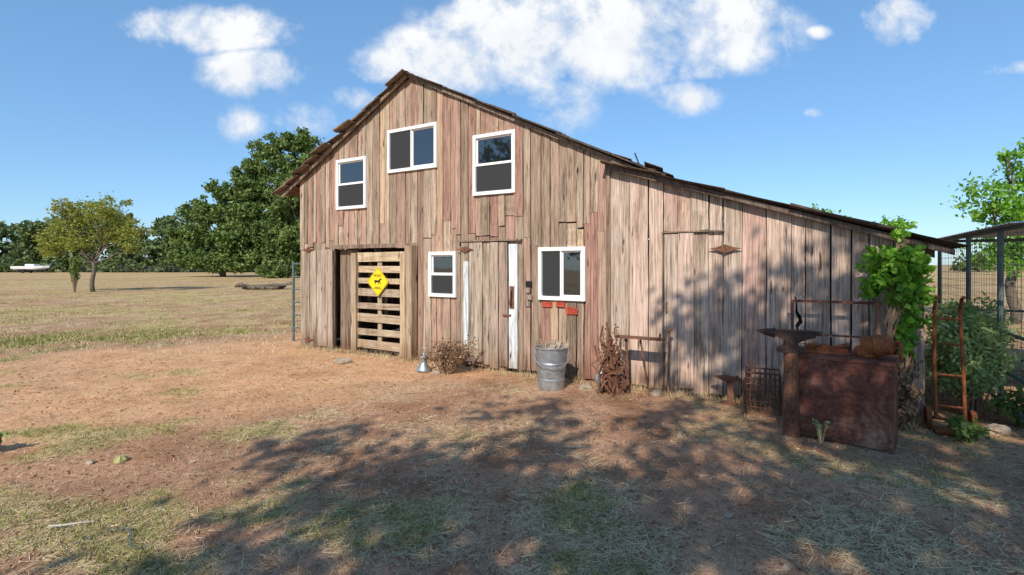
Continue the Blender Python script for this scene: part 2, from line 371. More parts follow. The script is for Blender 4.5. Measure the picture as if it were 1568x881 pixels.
def roof(mb,A,B,v0,v1,sheet,wave=.012,over=.04,lift=.018,rag=.05,mat=None,thick=.006):
    A=Vector((A[0],0,A[1]));B=Vector((B[0],0,B[1])); d=(B-A); Ln=d.length; d.normalize(); nrm=Vector((-d.z,0,d.x)); 
    if nrm.z<0: nrm=-nrm
    nS=max(1,round(Ln/sheet)); 
    for i in range(nS):
        s0=Ln*i/nS; s1=Ln*(i+1)/nS+over*random.uniform(.5,1.8); l0=random.uniform(0,.006); l1=lift*random.uniform(.4,1.9)
        v=v0+random.uniform(-rag,rag); nv=int((v1-v)/.045); vs=[];fs=[]
        for j in range(nv+1):
            vv=v+(v1-v)*j/nv; h=wave*math.sin(vv*2*math.pi/.14)
            for (s_,l_) in ((s0,l0),((s0+s1)/2,(l0+l1)/2),(s1,l1)):
                p=A+d*s_+nrm*(l_+h+(.01 if j==0 else 0)*random.uniform(-1,2)); vs.append((p.x,vv,p.z))
            for (s_,l_) in ((s0,l0),((s0+s1)/2,(l0+l1)/2),(s1,l1)):
                p=A+d*s_+nrm*(l_+h-thick); vs.append((p.x,vv,p.z))
        for j in range(nv):
            a=j*6;b=a+6
            fs+=[(a,a+1,b+1,b),(a+1,a+2,b+2,b+1),(a+3,b+3,b+4,a+4),(a+4,b+4,b+5,a+5),(a,b,b+3,a+3),(a+2,a+5,b+5,b+2)]
        fs+=[(0,3,4,1),(1,4,5,2)]
        mb.add(vs,fs)
mb=MB(); roof(mb,(PK[0]+.03,PK[1]+.01),(-.62,3.09),-.22,7.2,.36,over=.06,lift=.045,rag=.07,thick=.012)
mb.obj('roof_sheets_left_slope',M_roof,barn)
mb=MB(); roof(mb,(PK[0]-.05,PK[1]+.02),(7.20,2.80),-.13,7.2,.8,over=.05,lift=.012,rag=.03,thick=.01)
roof(mb,(6.42,3.03),(10.14,1.82),-.24,7.2,.75,over=.05,lift=.012,rag=.03,thick=.01)
for k in range(8):
    Mx=Matrix.Translation((6.66+k*.07,-.02+random.uniform(0,.4),3.05-k*.028+random.uniform(0,.03)))@Matrix.Rotation(random.uniform(.15,.6),4,'Y')@Matrix.Rotation(random.uniform(-.5,.5),4,'X')
    mb.box(-.13,.13,-.09,.09,-.005,.005,Mx)
mb.tube([(6.85,.1,3.0),(6.79,.1,3.16)],.010,6)
mb.obj('roof_sheets_right_slope',M_roofdk,barn)
mb=MB()
def rafter(A,B,v,h=.10,t=.035):
    mb.extr([A,B,(B[0],B[1]-h),(A[0],A[1]-h)],v,v+t)
rafter((PK[0],PK[1]-.01),(-.58,3.085),-.10,.07); rafter((PK[0]+.001,PK[1]-.012),(7.15,2.79),-.06,.06); rafter((6.46,3.0),(10.08,1.80),-.16,.06)
for v in np.arange(.3,7,.8):
    rafter((PK[0],PK[1]-.05),(-.5,3.09),float(v),.09); rafter((PK[0]+.001,PK[1]-.05),(7.1,2.77),float(v),.09); rafter((6.5,2.95),(10.0,1.80),float(v)+.03,.08)
mb.obj('rafters',M_dark,barn)
# ------------------------------------------------------------ pallet gate
gate=empty('pallet_gate',W(0,0),TH)
mb=MB()
zs=[(1.70,.17),(1.50,.12),(1.30,.10),(1.07,.14),(.84,.11),(.60,.15),(.36,.12),(.12,.15)]
for z,h in zs:
    a=random.uniform(-.012,.012); Mx=Matrix.Translation((2.22,-.05+random.uniform(-.006,.006),z))@Matrix.Rotation(a,4,'Y')
    mb.box(-.62,.60,-.012,.012,0,h,Mx)
mb.obj('slats',M_pine,gate,bevel=.004)
mb=MB(); mb.board(1.49,1.62,.03,1.86,1.86,-.11,-.068,0); mb.board(2.86,3.02,.0,1.97,1.97,-.16,-.015,0); mb.board(2.70,2.80,.05,1.84,1.84,-.095,-.07,0)
mb.board(2.10,2.2,.08,1.84,1.84,-.034,-.01,0); mb.obj('posts',M_post,gate)
sign=empty('yellow_pony_crossing_sign',W(2.17,-.10,1.34),TH)
r=.25; poly=[]
for q in range(4):
    for dd in (-.22,-.08,.08,.22):
        an=math.pi/2*q; cx,cz=math.cos(an)*(r-.03),math.sin(an)*(r-.03)
        poly.append((cx+.035*math.cos(an+dd*4),cz+.035*math.sin(an+dd*4)))
mb=MB(); mb.extr(poly,0,.004); mb.obj('plate',M_yellow,sign)
mb=MB(); n=len(poly)
o_=[Vector((x*.95,-.0015,z*.95)) for x,z in poly]; i_=[Vector((x*.915,-.0015,z*.915)) for x,z in poly]
mb.add(o_+i_,[(i,(i+1)%n,n+(i+1)%n,n+i) for i in range(n)])
horse=[(-.09,-.055),(-.075,-.01),(-.085,.02),(-.06,.03),(.0,.022),(.03,.03),(.055,.06),(.07,.065),(.1,.04),(.095,.028),(.07,.035),(.06,.01),(.055,-.0),(.08,-.03),(.07,-.05),(.062,-.03),(.04,-.012),(.02,-.05),(.01,-.05),(.02,-.01),(-.03,-.01),(-.05,-.055),(-.06,-.055),(-.05,-.01),(-.07,-.02)]
mb.add([(x,-.0016,z) for x,z in horse],[tuple(range(len(horse)))])
mb.obj('border_and_pony',M_black,sign)
text('PONY',.07,M_black,'word_pony',sign,(0,-.003,.105),(math.radians(90),0,0),.001)
text('XING',.07,M_black,'word_xing',sign,(0,-.003,-.115),(math.radians(90),0,0),.001)
# ------------------------------------------------------------ GROUND
def sst(a,b,x): t=max(0,min(1,(x-a)/(b-a))); return t*t*(3-2*t)
def gmask(x,y):
    n1=noise.noise((x*.33,y*.33,1.3)); n2=noise.noise((x*1.1,y*1.1,5.1)); n3=noise.noise((x*3.1,y*3.1,9.1))
    field=sst(9.5,17,y+n1*3-max(0,x+5)*.2-(1.5 if x>-6 else 0))
    tx,ty=-3.2,9.0; dx,dy=-.80,-.60
    s=(x-tx)*dx+(y-ty)*dy; dist=abs((x-tx)*dy*-1+(y-ty)*dx)
    path=(1-sst(1.8+.15*max(s,0),3.8+.2*max(s,0),dist+n2*.7+n1*.9))*sst(-3.5,-1.5,s)*(1-sst(7,11,s+n1*2))
    fg=(1-sst(3.0,4.8,y+n1))*(1-sst(.2,2.2,x+n1))
    g=sst(.12,.5,n1*.8+n2*.7+n3*.4+.1*field+.36*fg-.5*path-.02+(.16 if x<-4 else 0))
    g=max(g, field*(.25+.6*sst(-.3,.4,n1+n2*.8+n3*.3)))
    if x>1.5 and y<9: g*=.3
    st=sst(-.05,.45,n2*.8+n3*.5-n1*.3+.08)*(1-.75*path)
    st*=1-.6*sst(-2.0,0,x)*(1-sst(9,14,y))*sst(3.0,4.2,y)
    return g,st,path
def gh(x,y):
    d=math.hypot(x,y)
    return (noise.noise((x*.4,y*.4,0))*.03+noise.noise((x*2.2,y*2.2,3))*.014+noise.noise((x*6,y*6,7))*.005)*(1 if d<25 else .5)
def axis(lo,hi,n0,fine,mid=0,k=1.13):
    a=[mid]; s=fine
    while a[-1]<hi:
        if a[-1]-mid>n0: s*=k
        a.append(a[-1]+s)
    b=[mid]; s=fine
    while b[-1]>lo:
        if mid-b[-1]>n0: s*=k
        b.append(b[-1]-s)
    return b[::-1]+a[1:]
xs=axis(-900,900,8,.075); ys=axis(-60,1500,4,.075,4.5,1.10)
vs=[];cols=[]
for y in ys:
    for x in xs:
        g,st,p=gmask(x,y) if (abs(x)<60 and y<90) else (.6,.4,0)
        vs.append((x,y,gh(x,y) if y<100 else 0)); cols+= [g,st,p,1]
nx=len(xs); fs=[(j*nx+i,j*nx+i+1,(j+1)*nx+i+1,(j+1)*nx+i) for j in range(len(ys)-1) for i in range(nx-1)]
me=bpy.data.meshes.new('ground'); me.from_pydata(vs,[],fs)
ca=me.color_attributes.new('mask','FLOAT_COLOR','POINT'); ca.data.foreach_set('color',cols)
for p in me.polygons: p.use_smooth=True
ground=bpy.data.objects.new('ground',me); COL.objects.link(ground)
m,nt,b=newmat('dirt_and_dry_grass'); me.materials.append(m)
at=N(nt,'ShaderNodeAttribute',attribute_name='mask'); sp=N(nt,'ShaderNodeSeparateColor'); L(nt,at.outputs['Color'],sp.inputs[0])
v=coords(nt,(1,1,1),False); nA=noise_(nt,v,1.2,5,.65,.3); nB=noise_(nt,v,14,5,.78,.5); nC=noise_(nt,v,75,3,.75); nD=noise_(nt,v,4,5,.7,.8)
dirt=ramp(nt,nA,[(.3,(.32,.17,.10)),(.55,(.44,.255,.16)),(.75,(.55,.355,.225))])
pathc=ramp(nt,nD,[(.3,(.56,.30,.155)),(.6,(.70,.42,.24)),(.75,(.78,.53,.34))])
c=mix(nt,sp.outputs[2],dirt,pathc)
straw=ramp(nt,nB,[(.35,(.40,.29,.17)),(.52,(.62,.48,.31)),(.66,(.78,.65,.45))])
sm=math_(nt,'MULTIPLY',sp.outputs[1],ramp(nt,nB,[(.42,0.0),(.54,1.0)]))
c=mix(nt,math_(nt,'MULTIPLY',sm,.7),c,straw)
grn=ramp(nt,nD,[(.3,(.26,.25,.085)),(.48,(.45,.37,.15)),(.66,(.66,.52,.26))])
gm=math_(nt,'MULTIPLY',sp.outputs[0],ramp(nt,math_(nt,'ADD',math_(nt,'MULTIPLY',nB,.6),math_(nt,'MULTIPLY',nC,.4)),[(.38,.35),(.54,1.0)]))
c=mix(nt,math_(nt,'MULTIPLY',gm,.85),c,grn)
c=mix(nt,1.0,c,ramp(nt,nC,[(.32,(.5,.46,.43)),(.48,(1,1,1)),(.68,(1.25,1.24,1.22))]),'MULTIPLY')
c=mix(nt,1.0,c,ramp(nt,nB,[(.30,(.55,.51,.47)),(.45,(1,1,1))]),'MULTIPLY')
c=mix(nt,1.0,c,ramp(nt,nA,[(.30,(.80,.78,.76)),(.5,(1,1,1)),(.7,(1.08,1.07,1.05))]),'MULTIPLY')
L(nt,c,b.inputs['Base Color']); b.inputs['Roughness'].default_value=1; b.inputs['Specular IOR Level'].default_value=.05
bump(nt,b,nB,1.0,.035)
def in_barn(x,y):
    dx,dy=x-BO.x,y-BO.y; c_,s_=math.cos(TH),math.sin(TH); u=dx*c_+dy*s_; v_=-dx*s_+dy*c_
    return -.15<u<9.95 and -.06<v_<7.2
def scatter(n,ymin,ymax,pw=1.6):
    out=[]
    while len(out)<n:
        y=ymin+(ymax-ymin)*random.random()**pw; h=y*1.06+.8; x=random.uniform(-h,h)
        if not in_barn(x,y): out.append((x,y))
    return out
def blades(pts,per,spread,h,w,lean,sx=None):
    P=np.repeat(np.array([(x,y,gh(x,y)-.004) for x,y in pts]),per,axis=0); n=len(P)
    k=np.repeat(rng.uniform(.5,1.3,len(pts)),per)
    P[:,:2]+=rng.normal(size=(n,2))*spread
    a=rng.uniform(0,2*np.pi,n); hh=h*k*rng.uniform(.5,1.3,n); ln=lean*hh*rng.uniform(.2,1.2,n)
    tip=P+np.stack([np.cos(a)*ln,np.sin(a)*ln,hh],1); b2=rng.uniform(0,2*np.pi,n)
    sd=np.stack([np.cos(b2)*w,np.sin(b2)*w,np.zeros(n)],1)
    return np.stack([P-sd,P+sd,tip],1).reshape(-1,3)
green=[];dry=[]
for x,y in scatter(34000,1.6,13,1.4):
    g,st,p=gmask(x,y); q=random.random()
    if g>.2 and q<g*.75: (green if random.random()<.8 else dry).append((x,y))
    elif q<.05+.32*st*(1-p): dry.append((x,y))
for x,y in scatter(16000,11,48,1.5):
    g,st,p=gmask(x,y)
    if random.random()<g*.9: (green if random.random()<.45 else dry).append((x,y))
near=[p for p in green if p[1]<9]; farg=[p for p in green if p[1]>=9]
V=np.concatenate([blades(near,10,.035,.045,.0028,1.3),blades(farg,8,.12,.06,.010,1.0)])
polymesh('green_grass',V,3,M_ggreen)
near=[p for p in dry if p[1]<9]; farg=[p for p in dry if p[1]>=9]
foot=[tuple(W(random.uniform(0,9.8),-.07-abs(random.gauss(0,.09)))[:2]) for _ in range(420)]
foot=[q for q in foot if not (W(3.9,0).x<q[0]<W(4.9,0).x and random.random()<.7)]
V=np.concatenate([blades(near,9,.04,.036,.0028,1.8),blades(farg,6,.12,.06,.009,1.0),blades(foot,12,.03,.11,.003,.7)])
polymesh('dry_grass',V,3,M_gdry)
def litter(n,ymin,ymax,l,w,cond,pw=1.4):
    pts=[]
    for x,y in scatter(n,ymin,ymax,pw):
        if cond(*gmask(x,y)): pts.append((x,y,gh(x,y)+.006))
    P=np.array(pts); n=len(P); a=rng.uniform(0,2*np.pi,n); ll=l*rng.uniform(.3,1.3,n); tz=rng.uniform(-.03,.16,n)*ll; w=w*(.6+P[:,1]/8)
    d=np.stack([np.cos(a)*ll,np.sin(a)*ll,tz],1); s_=np.stack([-np.sin(a)*w,np.cos(a)*w,np.full(n,.001)],1)
    return np.stack([P-d-s_,P-d+s_,P+d+s_*.4,P+d-s_*.4],1).reshape(-1,3)
V=litter(80000,1.6,11,.05,.0026,lambda g,st,p: random.random()<(.08+.9*st)*(1-.65*p))
polymesh('straw_litter',V,4,M_gdry)
pp=np.array([(x,y,gh(x,y)+.008) for x,y in scatter(11000,1.7,9,1.4)]); 
V=leaves(pp,.015,.5,.45,.75); polymesh('fallen_leaves',V,4,M_leaflit)
mb=MB()
for x,y in scatter(300,1.8,9,1.3):
    a=random.uniform(0,6.28); l=random.uniform(.03,.18); z=gh(x,y)+.008; k=random.uniform(-.3,.3)*l
    mb.tube([(x,y,z),(x+math.cos(a)*l*.5-math.sin(a)*k*.4,y+math.sin(a)*l*.5+math.cos(a)*k*.4,z+.008),(x+math.cos(a)*l,y+math.sin(a)*l,z)],[.004,.003,.002],4)
mb.obj('fallen_twigs',M_twig)
mb=MB()
for x,y in scatter(700,1.8,12,1.4):
    r=random.uniform(.005,.016)*(1.6 if random.random()<.06 else 1); z=gh(x,y)
    t=random.random()*6; vs=[(x+r*math.cos(t+k*1.257)*random.uniform(.7,1.3),y+r*math.sin(t+k*1.257)*random.uniform(.7,1.3),z-.003) for k in range(5)]
    vs+=[(x+.6*r*math.cos(t+k*1.257),y+.6*r*math.sin(t+k*1.257),z+r*random.uniform(.5,.8)) for k in range(5)]
    mb.add(vs,[(k,(k+1)%5,5+(k+1)%5,5+k) for k in range(5)]+[(5,6,7,8,9)])
mb.obj('pebbles',M_stone)
def rock(name,x,y,r,mat=M_stone,sq=.6,z=None):
    mb=MB(); n=12; vs=[];fs=[]
    for i in range(1,7):
        ph=math.pi*i/7
        for k in range(n):
            t=2*math.pi*k/n; d=Vector((math.sin(ph)*math.cos(t),math.sin(ph)*math.sin(t),math.cos(ph)*sq))
            vs.append(d*r*(1+.45*noise.noise(d*1.8+Vector((x*3,y*3,0)))))
    vs.append(Vector((0,0,r*sq))); vs.append(Vector((0,0,-r*sq)))
    for i in range(5):
        for k in range(n): fs.append((i*n+k,(i+1)*n+k,(i+1)*n+(k+1)%n,i*n+(k+1)%n))
    fs+=[(72,k,(k+1)%n) for k in range(n)]+[(73,60+(k+1)%n,60+k) for k in range(n)]
    mb.add(vs,fs); return mb.obj(name,mat,None,(x,y,gh(x,y)+r*sq*.4 if z is None else z),smooth=False)
rock('rock',-2.83,8.55,.15,sq=.35); rock('rock',.97,6.75,.09); rock('rock',1.82,6.45,.08); rock('rock',1.40,3.33,.03); rock('rock',-1.15,7.75,.07)
rock('gourd',-3.28,4.29,.05,M_gourd,.8); rock('rock',-3.5,4.25,.035); rock('rock',4.75,5.0,.10)
# ------------------------------------------------------------ PROPS
bk=empty('galvanised_bucket',(.52,6.80,gh(.52,6.8)))
mb=MB(); prof=[(0,.012),(.165,.012),(.168,0),(.172,.02),(.178,.12),(.184,.125),(.184,.14),(.182,.15),(.196,.33),(.202,.335),(.202,.35),(.198,.36),(.208,.53),(.218,.535),(.222,.55),(.214,.558),(.204,.55),(.19,.3),(.17,.06),(0,.05)]
mb.lathe(prof,36); 
for s_ in (-1,1): mb.box(s_*.21-.02,s_*.21+.02,-.03,.03,.46,.52)
mb.tube([( -.225,0,.5),(-.24,-.10,.42),(-.15,-.2,.33),(0,-.235,.30),(.15,-.2,.33),(.24,-.10,.42),(.225,0,.5)],.006,6)
mb.obj('pail',M_galv,bk,smooth=False)
mb=MB()
for k in range(26):
    a=random.uniform(0,6.28); r=random.uniform(0,.15); q=random.uniform(0,6.28)
    p=Vector((r*math.cos(a),r*math.sin(a),.3)); limb(mb,p,p+Vector((math.cos(q)*.1,math.sin(q)*.1,random.uniform(.2,.36))),.014,.006,.05,5)
for k in range(7): mb.box(-.03,.03,-.008,.008,.0,.34,Matrix.Translation((random.uniform(-.15,.1),random.uniform(-.1,.1),.3))@Matrix.Rotation(random.uniform(-.5,.5),4,'Y'))
mb.obj('kindling',M_pine,bk)
lp=empty('old_barn_lamp',(-1.36,7.9,0)); lp.scale=(.85,.85,.8)
mb=MB(); mb.lathe([(0,.0),(.13,.0),(.14,.03),(.12,.07),(.07,.14),(.06,.18),(.06,.26),(.075,.27),(.075,.29),(.03,.31),(.025,.37),(0,.375)],24); mb.tube([(-.05,0,.36),(-.06,0,.43),(0,0,.47),(.06,0,.43),(.05,0,.36)],.006,6)
mb.obj('shade',M_galv,lp,smooth=True)
lp=empty('rusty_lamp',(1.15,6.62,0)); mb=MB(); mb.lathe([(0,.08),(.05,.09),(.085,.13),(.09,.17),(.075,.22),(.04,.25),(.04,.28),(.0,.29)],20); mb.lathe([(0,0),(.06,0),(.05,.08),(0,.09)],14); mb.obj('body',M_galv,lp,smooth=True)
def bush_twigs(name,loc,h,w,n,mat=M_twig,leafmat=None,nl=0,ls=.02,r=.006):
    e=empty(name,loc); mb=MB(); tips=[]
    for k in range(n):
        a=random.uniform(0,6.28); q=random.uniform(.1,1); t=Vector((math.cos(a)*w*q,math.sin(a)*w*q*.7,h*random.uniform(.4,1.05)))
        s0=Vector((math.cos(a)*w*.15,math.sin(a)*w*.15,0)); mid=s0.lerp(t,.5)+Vector((0,0,h*.12)); mb.tube([s0,mid,t],[r,r*.7,r*.3],5); tips+=[t,mid.lerp(t,.5),mid]
        for j in range(2):
            t2=mid.lerp(t,random.uniform(.2,.8)); t3=t2+Vector((random.uniform(-.3,.3)*w,random.uniform(-.3,.3)*w,random.uniform(0,.25)*h)); mb.tube([t2,t3],[r*.5,r*.2],4); tips.append(t3)
    mb.obj('stems',mat,e)
    if leafmat:
        T=np.array([tuple(t) for t in tips]); P=T[rng.integers(0,len(T),nl)]+rng.normal(size=(nl,3))*w*.10; P[:,2]=np.abs(P[:,2]); polymesh('leaves',leaves(P,ls),4,leafmat,e)
    return e
bush_twigs('dry_bush',(-.98,7.75,0),.48,.42,80,leafmat=M_leaflit,nl=1500,ls=.022)
rs=empty('rusty_scrap_iron_stand',(1.45,6.50,0),TH)
mb=MB(); mb.box(-.12,.48,-.08,.06,.72,.742); mb.tube([(.02,0,0),(.0,0,.72)],.018,8); mb.tube([(.42,0,.74),(.43,0,.80)],.012,6); mb.tube([(.3,0,.0),(.18,0,.72)],.014,8); mb.tube([(-.12,-.08,.742),(-.13,-.08,.84),(-.07,-.08,.86)],.008,6)
for k in range(26):
    x=random.gauss(-.14,.08); y=random.gauss(-.10,.05); h=random.uniform(.3,.95); pts=[]
    for i in range(6):
        t=i/5; pts.append((x+random.gauss(0,.04)-.06*t,y+random.gauss(0,.03),h*t+.01))
    mb.tube(pts,random.uniform(.006,.016),5)
for (cx,cz,rr,tl) in ((-.12,.16,.13,.3),(-.20,.42,.09,.9),(-.05,.34,.07,-.5),(-.22,.10,.10,1.1)):
    Mx=Matrix.Translation((cx,-.13,cz))@Matrix.Rotation(1.57+tl,4,'X')@Matrix.Rotation(tl,4,'Y')
    ring=[Mx@Vector((rr*math.cos(t),rr*math.sin(t),0)) for t in np.linspace(0,6.28,18)]; mb.tube(ring,.014,6)
    for q in range(3): mb.tube([Mx@Vector((rr*math.cos(q*1.05),rr*math.sin(q*1.05),0)),Mx@Vector((-rr*math.cos(q*1.05),-rr*math.sin(q*1.05),0))],.008,5)
for k in range(7):
    mb.box(-.06,.06,-.005,.005,-.04,.05,Matrix.Translation((random.gauss(-.14,.07),-.12+random.gauss(0,.04),random.uniform(.08,.6)))@Matrix.Rotation(random.uniform(-1,1),4,'Y')@Matrix.Rotation(random.uniform(-1,1),4,'Z'))
mb.obj('iron_parts',M_rust,rs)
bush_twigs('dried_vine_clump',(1.30,6.45,0),.85,.20,30,M_rust,leafmat=M_leaflit,nl=140,ls=.022,r=.006)
ip=empty('iron_rod',(1.93,6.33,0)); mb=MB(); mb.tube([(0,0,0),(.01,.02,.45),(.03,.03,.86)],.014,8); mb.tube([(-.02,0,.82),(.06,.03,.84)],.014,6); mb.obj('rod',M_rust,ip)
sc=empty('rusty_plough_part',(2.55,6.0,0),TH); mb=MB()
mb.extr([(-.20,.32),(-.05,.35),(.1,.33),(.16,.30),(.08,.29),(.04,.27),(.05,.12),(.02,0),(-.03,0),(-.02,.14),(-.03,.27),(-.12,.30)],-.02,.02); mb.lathe([(.0,0),(.12,0),(.11,.03),(.03,.05),(.0,.05)],14); mb.tube([(.22,0,0),(.20,.02,.55)],.012,6); mb.tube([(.12,-.03,0),(.16,-.03,.2),(.08,-.03,.36)],.012,6); mb.obj('blade',M_rust,sc)
wb=empty('rusty_wire_basket',(2.80,5.72,0),TH+.1); mb=MB(); w2,d2,h2=.17,.14,.46
for z in np.linspace(.02,h2,8): 
    z=float(z); rr=.010 if z>h2-.02 or z<.05 else .006
    mb.tube([(-w2,-d2,z),(w2,-d2,z),(w2,d2,z),(-w2,d2,z),(-w2,-d2,z)],rr,5)
for k in range(8):
    x=-w2+2*w2*k/7; mb.tube([(x,-d2,0),(x,-d2,h2)],.006,5); mb.tube([(x,d2,0),(x,d2,h2)],.006,5)
for k in range(6):
    y=-d2+2*d2*k/5; mb.tube([(-w2,y,0),(-w2,y,h2)],.006,5); mb.tube([(w2,y,0),(w2,y,h2)],.006,5)
mb.obj('wires',M_rust,wb)
rk=empty('rusty_bar_frame',(3.10,5.66,0),TH); mb=MB()
mb.box(-.02,.80,-.012,.012,1.235,1.262); 
for x in (0,.78): mb.box(x-.013,x+.013,-.014,.014,0,1.234)
mb.box(.014,.766,-.01,.01,.88,.90); mb.obj('bars',M_rustred,rk)
tk=empty('rusty_steel_tank',(2.72,4.97,0),math.atan2(-.52,.60)); mb=MB()
nxp,nzp=14,12; gv=[];gf=[]
for j in range(nzp+1):
    for i in range(nxp+1):
        x=.79*i/nxp; z=.01+.75*j/nzp; e_=min(i,nxp-i,j,nzp-j)
        gv.append((x,(.022*noise.noise((x*3,z*3,2))+.012*noise.noise((x*9,z*9,5)))*(1 if e_ else 0)-.002,z))
for j in range(nzp):
    for i in range(nxp):
        a=j*(nxp+1)+i; gf.append((a,a+1,a+nxp+2,a+nxp+1))
mb.add(gv,gf)
mb.box(0,.79,.03,.50,.0,.76); mb.box(0,.012,.0,.03,.0,.76); mb.box(.778,.79,.0,.03,.0,.76)
mb.box(-.015,.805,-.015,.515,.762,.79)
mb.box(.0,.03,-.010,-.003,.02,.75); mb.box(.76,.79,-.010,-.003,.02,.75); mb.box(.031,.759,-.010,-.003,.02,.05)
mb.obj('tank_body',M_rustred,tk)
mb=MB(); mb.lathe([(0,0),(.10,.0),(.11,.02),(.11,.07),(.09,.09),(0,.09)],20,(.58,.25,.79)); mb.tube([(.10,.1,.80),(.45,.16,.80)],.02,8); mb.box(.3,.42,.25,.4,.791,.83); mb.box(.06,.2,.3,.42,.791,.85)
mb.tube([(.22,.3,.80),(.42,.36,.86)],.03,10); mb.extr([(.16,.791),(.32,.791),(.30,.86),(.25,.88),(.2,.85)],.12,.2)
Mx=Matrix.Translation((.66,.2,.91))@Matrix.Rotation(math.radians(80),4,'Y')
mb.lathe([(0,-.13),(.06,-.125),(.08,-.09),(.09,-.085),(.09,-.03),(.105,-.02),(.105,.02),(.09,.03),(.09,.09),(.06,.12),(.03,.13),(.03,.17),(0,.17)],20,(0,0,0),Mx)
ring=[(.83,.18+.07*math.cos(t),.88+.07*math.sin(t)) for t in np.linspace(0,6.28,16)]; mb.tube(ring,.014,6)
mb.obj('old_motor_and_parts',M_rustor,tk,smooth=False)
av=empty('anvil_on_post',(2.70,4.95,0),TH+.2); mb=MB()
mb.tube([(0,0,0),(0,0,.80)],[.075,.065],12); mb.tube([(.0,-.06,.1),(.02,-.075,.78)],.015,6)
mb.obj('post',M_rust,av)
mb=MB()
mb.extr([(-.12,.80),(.12,.80),(.12,.835),(.06,.865),(.05,.90),(.13,.935),(.20,.955),(.20,1.015),(-.15,1.015),(-.15,.96),(-.06,.92),(-.055,.865),(-.12,.835)],-.06,.06)
mb.tube([(-.14,0,.982),(-.22,0,.990),(-.31,0,1.002)],[.050,.034,.006],12); mb.box(.201,.25,-.045,.045,.97,1.01)
mb.obj('anvil',M_iron,av,bevel=.004)
ht=empty('rusty_hand_truck',(4.30,5.02,0),-.55); mb=MB()
for x in (-.11,.11): mb.tube([(x,0,.12),(x,.10,.7),(x*.9,.17,1.18),(x*.9,.10,1.30),(x*.9,.0,1.33)],.016,8)
for z,y in ((.25,.02),(.55,.075),(.85,.125),(1.1,.16)): mb.tube([(-.11,y,z),(.11,y,z)],.012,6)
mb.box(-.14,.14,-.2,.0,.03,.045); mb.tube([(-.17,.03,.12),(.17,.03,.12)],.014,8)
for x in (-.17,.17):
    mb.tube([(x-.02,.03,.12),(x+.02,.03,.12)],.115,20)
mb.obj('frame',M_rustor,ht)
mb=MB(); mb.tube([(-2.88,3.19,.02),(-2.80,3.18,.03),(-2.72,3.22,.025),(-2.66,3.26,.015)],[.006,.005,.005,.003],6); mb.obj('white_antler',M_bone)
mb=MB()
for k in range(16):
    t=k/15; c0=Vector((-2.55+.42*t,3.0+.14*math.sin(t*5)+.1*t,.018)); dv=Vector((.42,.3*math.cos(t*5),0)).normalized()*.014; pv=Vector((-dv.y,dv.x,0))*.6+Vector((0,0,.006 if k%2 else -.004))
    mb.tube([c0-dv,c0+pv,c0+dv,c0-pv,c0-dv],.0035,5)
mb.obj('steel_chain',M_wire)
# ------------------------------------------------------------ vine, shrubs
vn=empty('climbing_vine',W(9.64,-.24)); mb=MB()
mb.tube([(0,0,0),(.02,.02,1),(0,0,1.9)],.045,8)
for k in range(16):
    a=random.uniform(0,6.28); pts=[(.12*math.cos(a+i*.7)+random.uniform(-.04,.04),.12*math.sin(a+i*.7)*.6,i*.21) for i in range(9)]; mb.tube(pts,[.012]*9,5)
mb.obj('post_and_stems',M_twig,vn)
P=crown_pts([(-.14,0,1.70,.22,.16,.16),(.06,-.05,1.62,.22,.16,.20),(-.26,0,1.48,.13,.12,.16),(.06,-.05,1.34,.19,.14,.2),(-.06,-.05,1.94,.06,.07,.12),(.05,-.05,1.08,.13,.10,.18),(.0,-.05,.82,.08,.08,.14)],250,12,.30,.55)
polymesh('vine_leaves',leaves(P,.038,.4,.75),4,M_vine,vn)
P=crown_pts([(0,0,.5,.16,.14,.4),(-.05,-.08,.3,.2,.16,.25)],80,8,.3,.6); polymesh('dry_vine_leaves',leaves(P,.03),4,M_leaflit,vn)
bush_twigs('pale_shrub',W(10.32,.55),.98,.44,70,M_twig,M_shrub,7000,.028)
bush_twigs('pale_shrub',W(10.45,1.6),1.10,.48,60,M_twig,M_shrub,5200,.030)
bush_twigs('weeds',(4.22,4.72,0),.22,.2,26,M_weed,M_weed,200,.035)
bush_twigs('weeds',(5.2,5.2,0),.35,.35,26,M_weed,M_weed,300,.04)
bush_twigs('weeds',(2.85,4.72,0),.20,.06,8,M_gdry,M_shrub,24,.022)
bush_twigs('weeds',(-4.55,4.45,0),.18,.14,24,M_weed,M_weed,200,.04)
bush_twigs('weeds',(5.3,4.6,0),.25,.35,20,M_twig,M_leaflit,200,.03)
# ------------------------------------------------------------ PEN on right
pen=empty('animal_pen',W(10.65,0),TH); mb=MB(); wm=MB()
def pipe(a,b,r=.022): mb.tube([a,b],r,8)
L0,L1=-.1,4.2
for v in (-.1,.9,2.3,4.2): pipe((0,v,0),(0,v,2.03),.028)
for u in (1.6,3.2): pipe((u,4.2,0),(u,4.2,2.03),.028); pipe((u,-.1,0),(u,-.1,2.1),.028)
pipe((0,L0,2.03),(0,L1,2.03),.024); pipe((0,4.2,2.03),(3.2,4.2,2.03),.024); pipe((0,-.1,2.03),(3.2,-.1,2.03))
for z in (.15,.5,.92): pipe((0,L0,z),(0,L1,z),.018); pipe((0,4.2,z),(3.2,4.2,z),.018)
mb.obj('pipes',M_steel,pen)
for v in np.arange(L0,L1,.11): wm.tube([(0,float(v),.1),(0,float(v),2.0)],.0022,3,False)
for z in np.arange(.1,2.0,.11): wm.tube([(0,L0,float(z)),(0,L1,float(z))],.0022,3,False); wm.tube([(0,4.2,float(z)),(3.2,4.2,float(z))],.0022,3,False)
for u in np.arange(0,3.2,.11): wm.tube([(float(u),4.2,.1),(float(u),4.2,2.0)],.0022,3,False)
wm.obj('wire_mesh',M_wire,pen)
